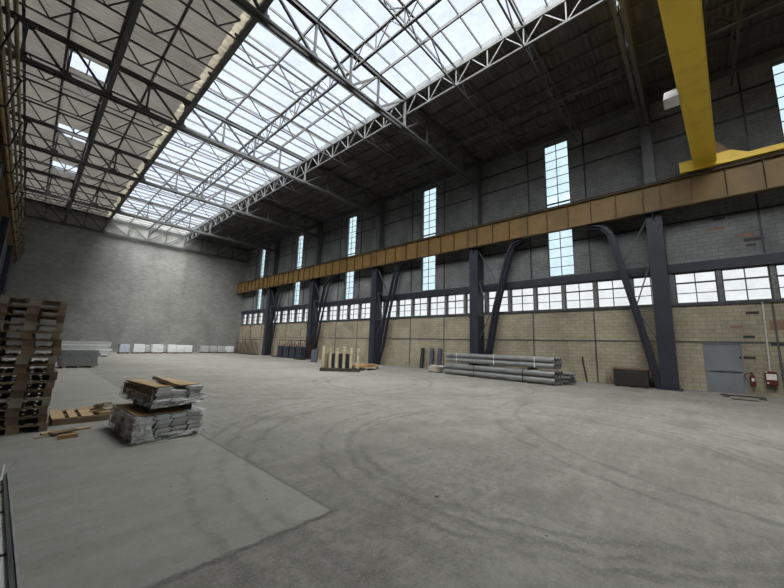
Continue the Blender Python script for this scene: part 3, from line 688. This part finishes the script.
skin(pk2, [((-h2-.06, 1.46, .03), (-h2-.06, -.05, .0), (-h2-.05, -.05, .2), (-h2-.05, 1.46, .22)),
           ((-h2-.06, -.05, .0), (h2+.05, -.07, .03), (h2+.06, -.04, .15), (-h2-.05, -.05, .13)),
           ((h2+.05, -.07, .03), (h2+.05, 1.44, .03), (h2+.04, 1.44, .2), (h2+.06, -.04, .15))], 'plastic_film', M_film, .016, 5)

# ------------------------------------------------------------------ long pack at the left edge of the picture
lp = thing('panel_pack', 'long white sheet pack with dark edge strips cut off by the left picture edge', 'panel pack', (.155, 2.4, 0), .042)
MB().box(-.75, -.02, 0, 2.5, .08, .28).build('sheet_stack', M_panel, lp)
B(-.02, .0, -.02, 2.52, .06, .31).build('edge_strip', M_steelD, lp)
B(.004, .016, .2, 2.5, .10, .32).build('edge_cover', M_panelD, lp)
for y in (.25, 1.3, 2.2): B(-.7, -.05, y-.05, y+.05, 0, .08).build('bearer', M_woodK, lp)
for y in (.8, 1.55, 2.05): MB().box(-.75, .02, y-.012, y+.012, .281, .287).box(.017, .021, y-.012, y+.012, .07, .287).build('strap', M_black, lp)
MB().bar((-.03, 2.45, .28), (.06, 2.52, .40), .015, .015).bar((-.03, 2.3, .30), (-.02, 2.52, .38), .012, .012).build('bent_strip', M_galv, lp)

# ------------------------------------------------------------------ grey stacks and wrapped loads towards the far wall
def layered(name, label, x0, x1, y0, y1, n, h, m1, m2, jit, cat='panel stack'):
    t = thing(name, label, cat, ((x0+x1)/2, (y0+y1)/2, 0)); hx, hy = (x1-x0)/2, (y1-y0)/2
    for x in (-hx+.2, 0, hx-.2): B(x-.06, x+.06, -hy, hy, 0, .1).build('bearer', M_wood[1], t)
    for i in range(n):
        a = random.uniform(-jit, jit); z = .1+i*h
        B(-hx+a, hx+a, -hy, hy, z, z+h*.86).build('panel', m1 if i % 2 else m2, t)
        B(-hx+.06, hx-.06, -hy+.05, hy-.05, z+h*.86, z+h).build('spacer', M_panelD, t)
    return t
layered('panel_stack', 'low dark grey stack of sheet panels right of the tall pallets', 1.30, 2.80, 23.7, 25.2, 6, .135, M_panelD, M_panelD, .06)
layered('panel_stack', 'wide pale stack of sheet panels far behind the pallets', 1.7, 4.95, 36.6, 38.0, 6, .19, M_panel, M_white, .15)
def load(x, y, w, d, h, m, label):
    t = thing('wrapped_load', label, 'wrapped load', (x, y, 0), random.uniform(-.05, .05), 'wrapped loads along the far wall')
    for xx in (-w*.4, 0, w*.4): B(xx-.06, xx+.06, -d/2, d/2, 0, .1).build('pallet_runner', M_wood[2], t)
    B(-w/2, w/2, -d/2, d/2, .1, .13).build('pallet_deck', M_wood[2], t)
    o = B(-w/2+.03, w/2-.03, -d/2+.03, d/2-.03, .13, h).build('wrapped_bale', m, t, bevel=.06)
    MB().box(-w/2+.02, w/2-.02, -d/2+.02, d/2-.02, h*.5, h*.5+.02).build('film_band', M_wrapG, t)
specs = [(7.0, 44.0, .9, 1.15, M_wrapB, 'leftmost wrapped load by the far wall, bluish'), (8.25, 44.1, 1.05, 1.2, M_white, 'white wrapped load, second from the left by the far wall'), (10.0, 44.6, 1.1, 1.2, M_white, 'white wrapped load, third from the left by the far wall'),
         (11.5, 45.0, .9, 1.2, M_white, 'white wrapped load, fourth from the left by the far wall'), (12.4, 45.3, .9, 1.15, M_white, 'white wrapped load, fifth from the left by the far wall'), (13.35, 45.6, .9, 1.15, M_white, 'white wrapped load, sixth from the left, last before the gap'),
         (9.15, 45.2, .5, 1.1, M_wrapG, 'narrow grey load between the second and third white loads'), (10.75, 45.6, .35, 1.1, M_wrapG, 'narrow grey load between the third and fourth white loads'),
         (15.9, 47.6, .9, 1.1, M_wrapG, 'grey wrapped load, first after the gap by the far wall'), (16.9, 47.6, .9, 1.1, M_wrapG, 'grey wrapped load, second after the gap by the far wall'), (17.95, 47.6, .9, 1.1, M_wrapG, 'grey wrapped load, third after the gap by the far wall'), (19.1, 47.6, .9, 1.1, M_white, 'pale wrapped load nearest the far right corner')]
for x, y, w, h, m_, lab in specs: load(x, y, w, .95, h*.84, m_, lab)

# ------------------------------------------------------------------ timber stillage and planks
st = thing('timber_stillage', 'timber stillage with six upright pale posts on a dark beam', 'stillage', (13.1, 16.1, 0), math.radians(-45))
B(-1.22, 1.22, -.12, .12, 0, .2).build('base_beam', M_woodK, st)
B(-1.22, 1.22, 1.0, 1.2, 0, .18).build('base_beam', M_woodK, st)
for i in range(6):
    x = -1.05+i*.42
    B(x-.07, x+.07, -.07, .07, .2, 1.52-.05*(i % 3)).build('post', M_woodP, st)
for x in (-1.0, 1.0): B(x-.06, x+.06, .12, 1.0, .02, .14).build('cross_beam', M_woodK, st)
for i, (x, w) in enumerate(((-.62, .34), (-.15, .36), (.32, .30))):
    tag(B(-w/2, w/2, 0, .35, 0, 1.05).build('plywood_sheet', M_black, None, (13.1+math.cos(-.785)*x+.707*.45, 16.1+math.sin(-.785)*x+.707*.45, .0), -.785), 'black sheet standing behind the stillage posts, %s' % ('left one', 'middle one', 'right one')[i], 'sheet', 'black sheets in the stillage')
tag(B(-.18, .18, 0, .3, 0, 1.05).build('timber_board', M_wood[0], None, (13.1-.707*1.0+.707*.25, 16.1+.707*1.0+.707*.25, .0), -.785), 'brown board standing at the left end of the stillage', 'board')
pl_specs = [(14.75, 16.35, .05, 1.9, .55, M_woodK, 'black floor timber right of the stillage, nearest one'), (15.45, 16.6, .05, 2.0, .75, M_woodK, 'black floor timber right of the stillage, middle one'), (16.3, 16.5, .05, 2.2, .5, M_woodK, 'black floor timber right of the stillage, farthest one')]
for x, y, z, L, a, m_, lab in pl_specs:
    tag(B(-L/2, L/2, -.07, .07, -.05, .06).build('floor_timber', m_, None, (x, y, z), a), lab, 'timber', 'black floor timbers')
for i in range(9):
    lay, q = divmod(i, 3); a = (-.62, .35, -.25)[lay]+.06*((i*5) % 3-1); off = (q-1)*.3
    x = 15.35+.1*lay-math.sin(a)*off; y = 16.72+math.cos(a)*off; z = .113+lay*.084
    tag(B(-1.05+.12*q, 1.0, -.10, .10, 0, .08).build('orange_plank', M_woodO if i % 4 else M_woodP, None, (x, y, z), a), '%s plank, %s layer of the heap by the stillage, %s from camera' % ('orange' if i % 4 else 'pale', ('bottom', 'middle', 'top')[lay], ('first', 'second', 'third')[q]), 'plank', 'planks heaped by the stillage')

# ------------------------------------------------------------------ pipes
PD = Vector((17.9-16.95, 11.8-5.05, 0)); PL = PD.length; pang = -math.atan2(PD.x, PD.y)
def pipe(off, z, r, y0, y1, label, grp):
    m = MB().tube((0, y0, 0), (0, y1, 0), r, 24, r*.9)
    o = m.build('metal_pipe', M_pipe, None, smooth=True)
    o.location = Vector((16.98, 5.05, z))+Vector((math.cos(pang)*off, math.sin(pang)*off, 0)); o.rotation_euler.z = pang
    return tag(o, label, 'pipe', grp)
R1, R2 = .157, .137
cn = ['front', 'second from front', 'third from front']
base0 = .035
for j in range(2):
    for i in range(3):
        pipe(R1+i*R1*2.02, base0+R1+j*R1*2.02, R1, 0, PL, 'thick grey pipe, %s in the %s row of the big pile' % (cn[i], ('bottom', 'second')[j]), 'grey pipes in the big pile')
for j in range(2):
    for i in range(3):
        pipe(R2+.06+i*R2*2.03, base0+R1*4.04+.095+R2+j*R2*2.03, R2, .02, PL-.08, 'grey pipe, %s in the %s row of the big pile' % (cn[i], ('third', 'top')[j]), 'grey pipes in the big pile')
def along(off, y, z): 
    return Vector((16.98, 5.05, z))+Vector((math.cos(pang)*off-math.sin(pang)*y, math.sin(pang)*off+math.cos(pang)*y, 0))
for i, y in enumerate((1.3, 4.9)):
    tag(B(-.05, 1.05, -.05, .05, 0, .032).build('skid_timber', M_woodK, None, along(0, y, 0), pang), 'dark skid timber under the pipe pile, %s end' % ('right', 'left')[i], 'timber')
    tag(B(0, .98, -.045, .045, 0, .088).build('spacer_timber', M_woodK, None, along(0, y, base0+R1*4.04+.003), pang), 'dark spacer timber between the pipe bundles, %s end' % ('right', 'left')[i], 'timber')
def strap(y, z0, z1, w, mat, lab, off=-.006):
    m = MB().box(off-.004, off, -.02, .02, z0, z1).box(off-.004, w, -.02, .02, z1, z1+.004).box(w, w+.004, -.02, .02, z0, z1).box(off-.004, w, -.02, .02, z0-.004, z0)
    tag(m.build('strap', mat, None, along(0, y, 0), pang), lab, 'strap', 'straps round the pipe bundles')
for i, y in enumerate((.98, 3.3, 5.9)): strap(y, base0+R1*4.04+.09, base0+R1*4.04+.1+R2*4.06, R2*6.2+.06, M_white, 'pale strap round the upper pipe bundle, %s' % ('right one', 'middle one', 'left one')[i], .05)
for i, y in enumerate((1.6, 4.6)): strap(y, .032, base0+R1*4.03, R1*6.07, M_black, 'dark strap round the lower pipe bundle, %s' % ('right one', 'left one')[i])
# bundle of thin tubes behind the pile, showing its dark ends
for j in range(3):
    for i in range(4):
        m = MB().tube((0, -.15-.1*((i+j) % 2), 0), (0, 5.5, 0), .085, 16, .072)
        o = m.build('thin_tube', M_pipe, None, smooth=True); o.location = along(1.22+i*.175, 0, .16+j*.172); o.rotation_euler.z = pang
        tag(o, 'thin grey tube behind the big pipes, %s column, %s row' % (('first', 'second', 'third', 'fourth')[i], ('bottom', 'middle', 'top')[j]), 'tube', 'thin tubes behind the pipes')
for i, y in enumerate((.3, 4.5)):
    tag(B(1.12, 1.95, -.04, .04, 0, .074).build('skid_timber', M_woodK, None, along(0, y, 0), pang), 'dark skid timber under the thin tubes, %s end' % ('right', 'left')[i], 'timber')
# crate left of the pipes and posts behind
ct = thing('timber_crate', 'small timber crate with white bars on top, left of the pipe pile', 'crate', (18.55, 12.9, 0), pang)
for x in (-.2, .2):
    B(x-.03, x+.03, -.4, .4, 0, .06).build('runner', M_woodK, ct)
for k in range(4): B(-.28, .28, -.4+k*.0, -.37, .06+k*.085, .13+k*.085).build('slat', M_wood[1], ct)
B(-.28, .28, .37, .4, .06, .4).build('end_board', M_wood[1], ct); B(-.28, -.25, -.37, .37, .06, .4).build('side_board', M_wood[1], ct); B(.25, .28, -.37, .37, .06, .4).build('side_board', M_wood[1], ct)
tag(MB().bar((18.45, 13.2, .44), (18.3, 11.95, .44), .09, .07).build('white_bar', M_panel), 'white bar resting on the small timber crate', 'bar')
for i, y in enumerate((15.9, 15.0, 14.3)):
    tag(MB().tube((20.95, y, 0), (21.12, y, 1.55), .16, 14).build('dark_drum_post', M_bluegrey if i else M_black, None, smooth=True), 'dark upright roll leaning on the wall left of the pipes, %s' % ('leftmost', 'middle', 'rightmost')[i], 'roll', 'dark rolls by the wall')
tag(MB().path([(20.9, 4.55, 0), (20.95, 4.62, .5), (21.05, 4.72, 1.0), (21.22, 4.78, 1.35)], .045, 8).build('bent_rod', M_rust), 'dark bent rod leaning on the brick wall right of the pipes', 'rod')
tag(MB().bar((21.0, 3.55, 0), (21.22, 3.62, .55), .14, .07).build('short_board', M_wood[2]), 'short dark board leaning on the brick wall', 'board')
# dark slatted crate at the wall
dc = thing('slatted_bin', 'dark rusty slatted bin against the wall left of the nearest column', 'bin', (20.6, 2.52, 0))
for x in (-.3, .3):
    for y in (-.62, .0, .62): B(x-.04, x+.04, y-.04, y+.04, 0, .08).build('foot', M_rust, dc)
B(-.34, .34, -.7, .7, .08, .12).build('bin_floor', M_rust, dc)
for k in range(15):
    y = -.66+k*.0943; B(-.345, -.315, y-.026, y+.026, .12, .84).build('slat', M_rust, dc)
for k in range(7):
    x = -.3+k*.1; B(x-.03, x+.03, -.7, -.67, .12, .84).build('slat', M_rust, dc); B(x-.03, x+.03, .67, .7, .12, .84).build('slat', M_rust, dc)
B(.315, .345, -.7, .7, .12, .84).build('back_panel', M_rust, dc)
B(-.31, .31, -.66, .66, .12, .7).build('scrap_load', M_black, dc)
MB().box(-.36, -.3, -.72, .72, .84, .9).box(.3, .36, -.72, .72, .84, .9).box(-.3, .3, -.72, -.66, .84, .9).box(-.3, .3, .66, .72, .84, .9).build('rim', M_rustE, dc)
# fire point and conduit near the door
fb = thing('fire_alarm_box', 'red fire box with a white notice on the wall right of the door', 'fire box', (21.14, -2.22, .5))
B(-.1, .16, -.17, .17, 0, .55).build('cabinet', M_red, fb, bevel=.01)
B(-.106, -.1, -.14, .15, .22, .46).build('notice', M_paper, fb)
B(-.106, -.1, .12, .16, .5, .55).build('label_plate', M_paper, fb); B(-.106, -.1, .09, .15, .05, .11).build('label_plate', M_paper, fb)
tag(MB().tube((21.25, -2.22, 1.08), (21.25, -2.28, 4.0), .035, 10).build('cable_conduit', M_conduit, None, smooth=True), 'pale conduit running up the wall from the red fire box', 'conduit')
fe = thing('fire_extinguisher', 'red fire extinguisher hung on the wall between the door and the red box', 'fire extinguisher', (21.14, -1.68, .42))
MB().tube((0, 0, 0), (0, 0, .4), .08, 18).tube((0, 0, .4), (0, 0, .47), .08, 18, None, .03).build('cylinder_body', M_red, fe, smooth=True)
MB().tube((0, 0, .47), (0, 0, .53), .025, 10).box(-.08, .02, -.015, .015, .52, .545).box(-.07, .0, -.012, .012, .56, .58).build('valve_handle', M_black, fe)
B(-.084, -.074, -.04, .04, .2, .32).build('label_plate', M_paper, fe)
B(.07, .16, -.03, .03, .2, .28).build('wall_hook', M_steelD, fe)
hp = [(-.02, .02+.2*math.sin(a)*1.0, .38+.16*math.cos(a)) for a in [i*.3-.2 for i in range(0, 10)]]
MB().path([(0, .02, .5)]+[(-.03, .06+.17*math.sin(a), .36+.17*math.cos(a)) for a in [0.2+i*.28 for i in range(9)]], .016, 8).build('hose', M_red, fe, smooth=True)
# floor hatch frame in front of the door
tag(B(20.2, 20.28, -1.9, -.6, 0, .05).build('iron_strip', M_rust), 'dark iron strip lying on the floor close to the door', 'iron strip')
tag(B(18.6, 18.68, -1.55, -.85, 0, .03).build('iron_strip', M_rust), 'short iron strip lying on the floor farther out from the door', 'iron strip')
for i, (x, y) in enumerate(((19.6, -.75), (19.5, -1.75))):
    tag(B(x-.1, x+.1, y-.1, y+.1, 0, .04).build('concrete_block', M_hole), 'flat dark block on the floor before the door, %s' % ('left one', 'right one')[i], 'block')
# far racks on the right
rk = thing('bar_rack', 'dark rack of upright bars against the wall near the far columns', 'rack', (19.9, 33.2, 0))
B(-.4, .4, -3.4, 3.4, 0, .12).build('base_frame', M_black, rk); B(.3, .36, -3.4, 3.4, 1.9, 1.98).build('top_rail', M_rust, rk)
for k in range(19):
    y = -3.3+k*.367; B(.2, .26, y-.03, y+.03, .12, 1.5+.5*((k*53) % 7)/7).build('upright_bar', M_rust if k % 3 else M_red, rk)
for i, y in enumerate((30.9, 32.2, 33.5, 34.8)):
    tag(B(-.35, .1, -.5, .5, 0, 1.15).build('blue_bin', M_blue, None, (19.8, y, .123)), 'dark blue bin standing on the bar rack, %s from the camera' % ('first', 'second', 'third', 'fourth')[i], 'bin', 'dark blue bins on the rack')
rk2 = dup(rk, (20.0, 45.0, 0), None, 'dark rack of upright bars against the wall next to the far corner')
tag(MB().box(18.5, 19.2, 29.0, 30.2, 0, .32).build('low_black_box', M_black), 'low black box on the floor in front of the bar rack', 'box')
bb = thing('barrier_block', 'tapered blue-grey barrier block standing on the floor left of the timber stillage', 'barrier', (17.7, 25.5, 0))
MB().prism([(-.36, 0), (.36, 0), (.36, .12), (.22, 1.1), (-.22, 1.1), (-.36, .12)], 'x', -.25, .25).build('barrier_body', M_bluegrey, bb, rotz=-.7, bevel=.02)
MB().box(-.1, .1, -.1, .1, 1.1, 1.16).build('lifting_lug', M_bluegrey, bb)

# ------------------------------------------------------------------ chips on the floor
rnd = random.Random(11)
def chip(x, y, s, k):
    bm = bmesh.new(); bmesh.ops.create_icosphere(bm, subdivisions=1, radius=s)
    for v in bm.verts:
        v.co *= rnd.uniform(.7, 1.25); v.co.z *= .55
    zmin = min(v.co.z for v in bm.verts)
    me = bpy.data.meshes.new('stone_chip'); bm.to_mesh(me); bm.free(); me.materials.append(M_stone)
    o = bpy.data.objects.new('stone_chip', me); o.location = (x, y, -zmin); COL.objects.link(o)
    tag(o, 'small pale stone chip loose on the concrete floor, %s to the camera' % ORD[k], 'stone chip', 'stone chips on the floor')
for k, (x, y, s) in enumerate(sorted(((3.24, 2.22, .022), (3.3, 2.17, .014), (3.31, 1.11, .016), (3.34, 1.2, .012), (4.6, 3.3, .02), (5.5, 1.5, .018), (2.9, 4.9, .018), (6.2, 3.9, .02), (7.4, .6, .022), (1.3, 4.4, .012), (1.9, 3.4, .012), (2.6, 1.6, .01), (5.1, 5.6, .02), (8.4, 2.2, .022), (3.9, 1.6, .012), (2.1, 5.4, .014)), key=lambda c: c[0]**2+c[1]**2)):
    chip(x, y, s, k)
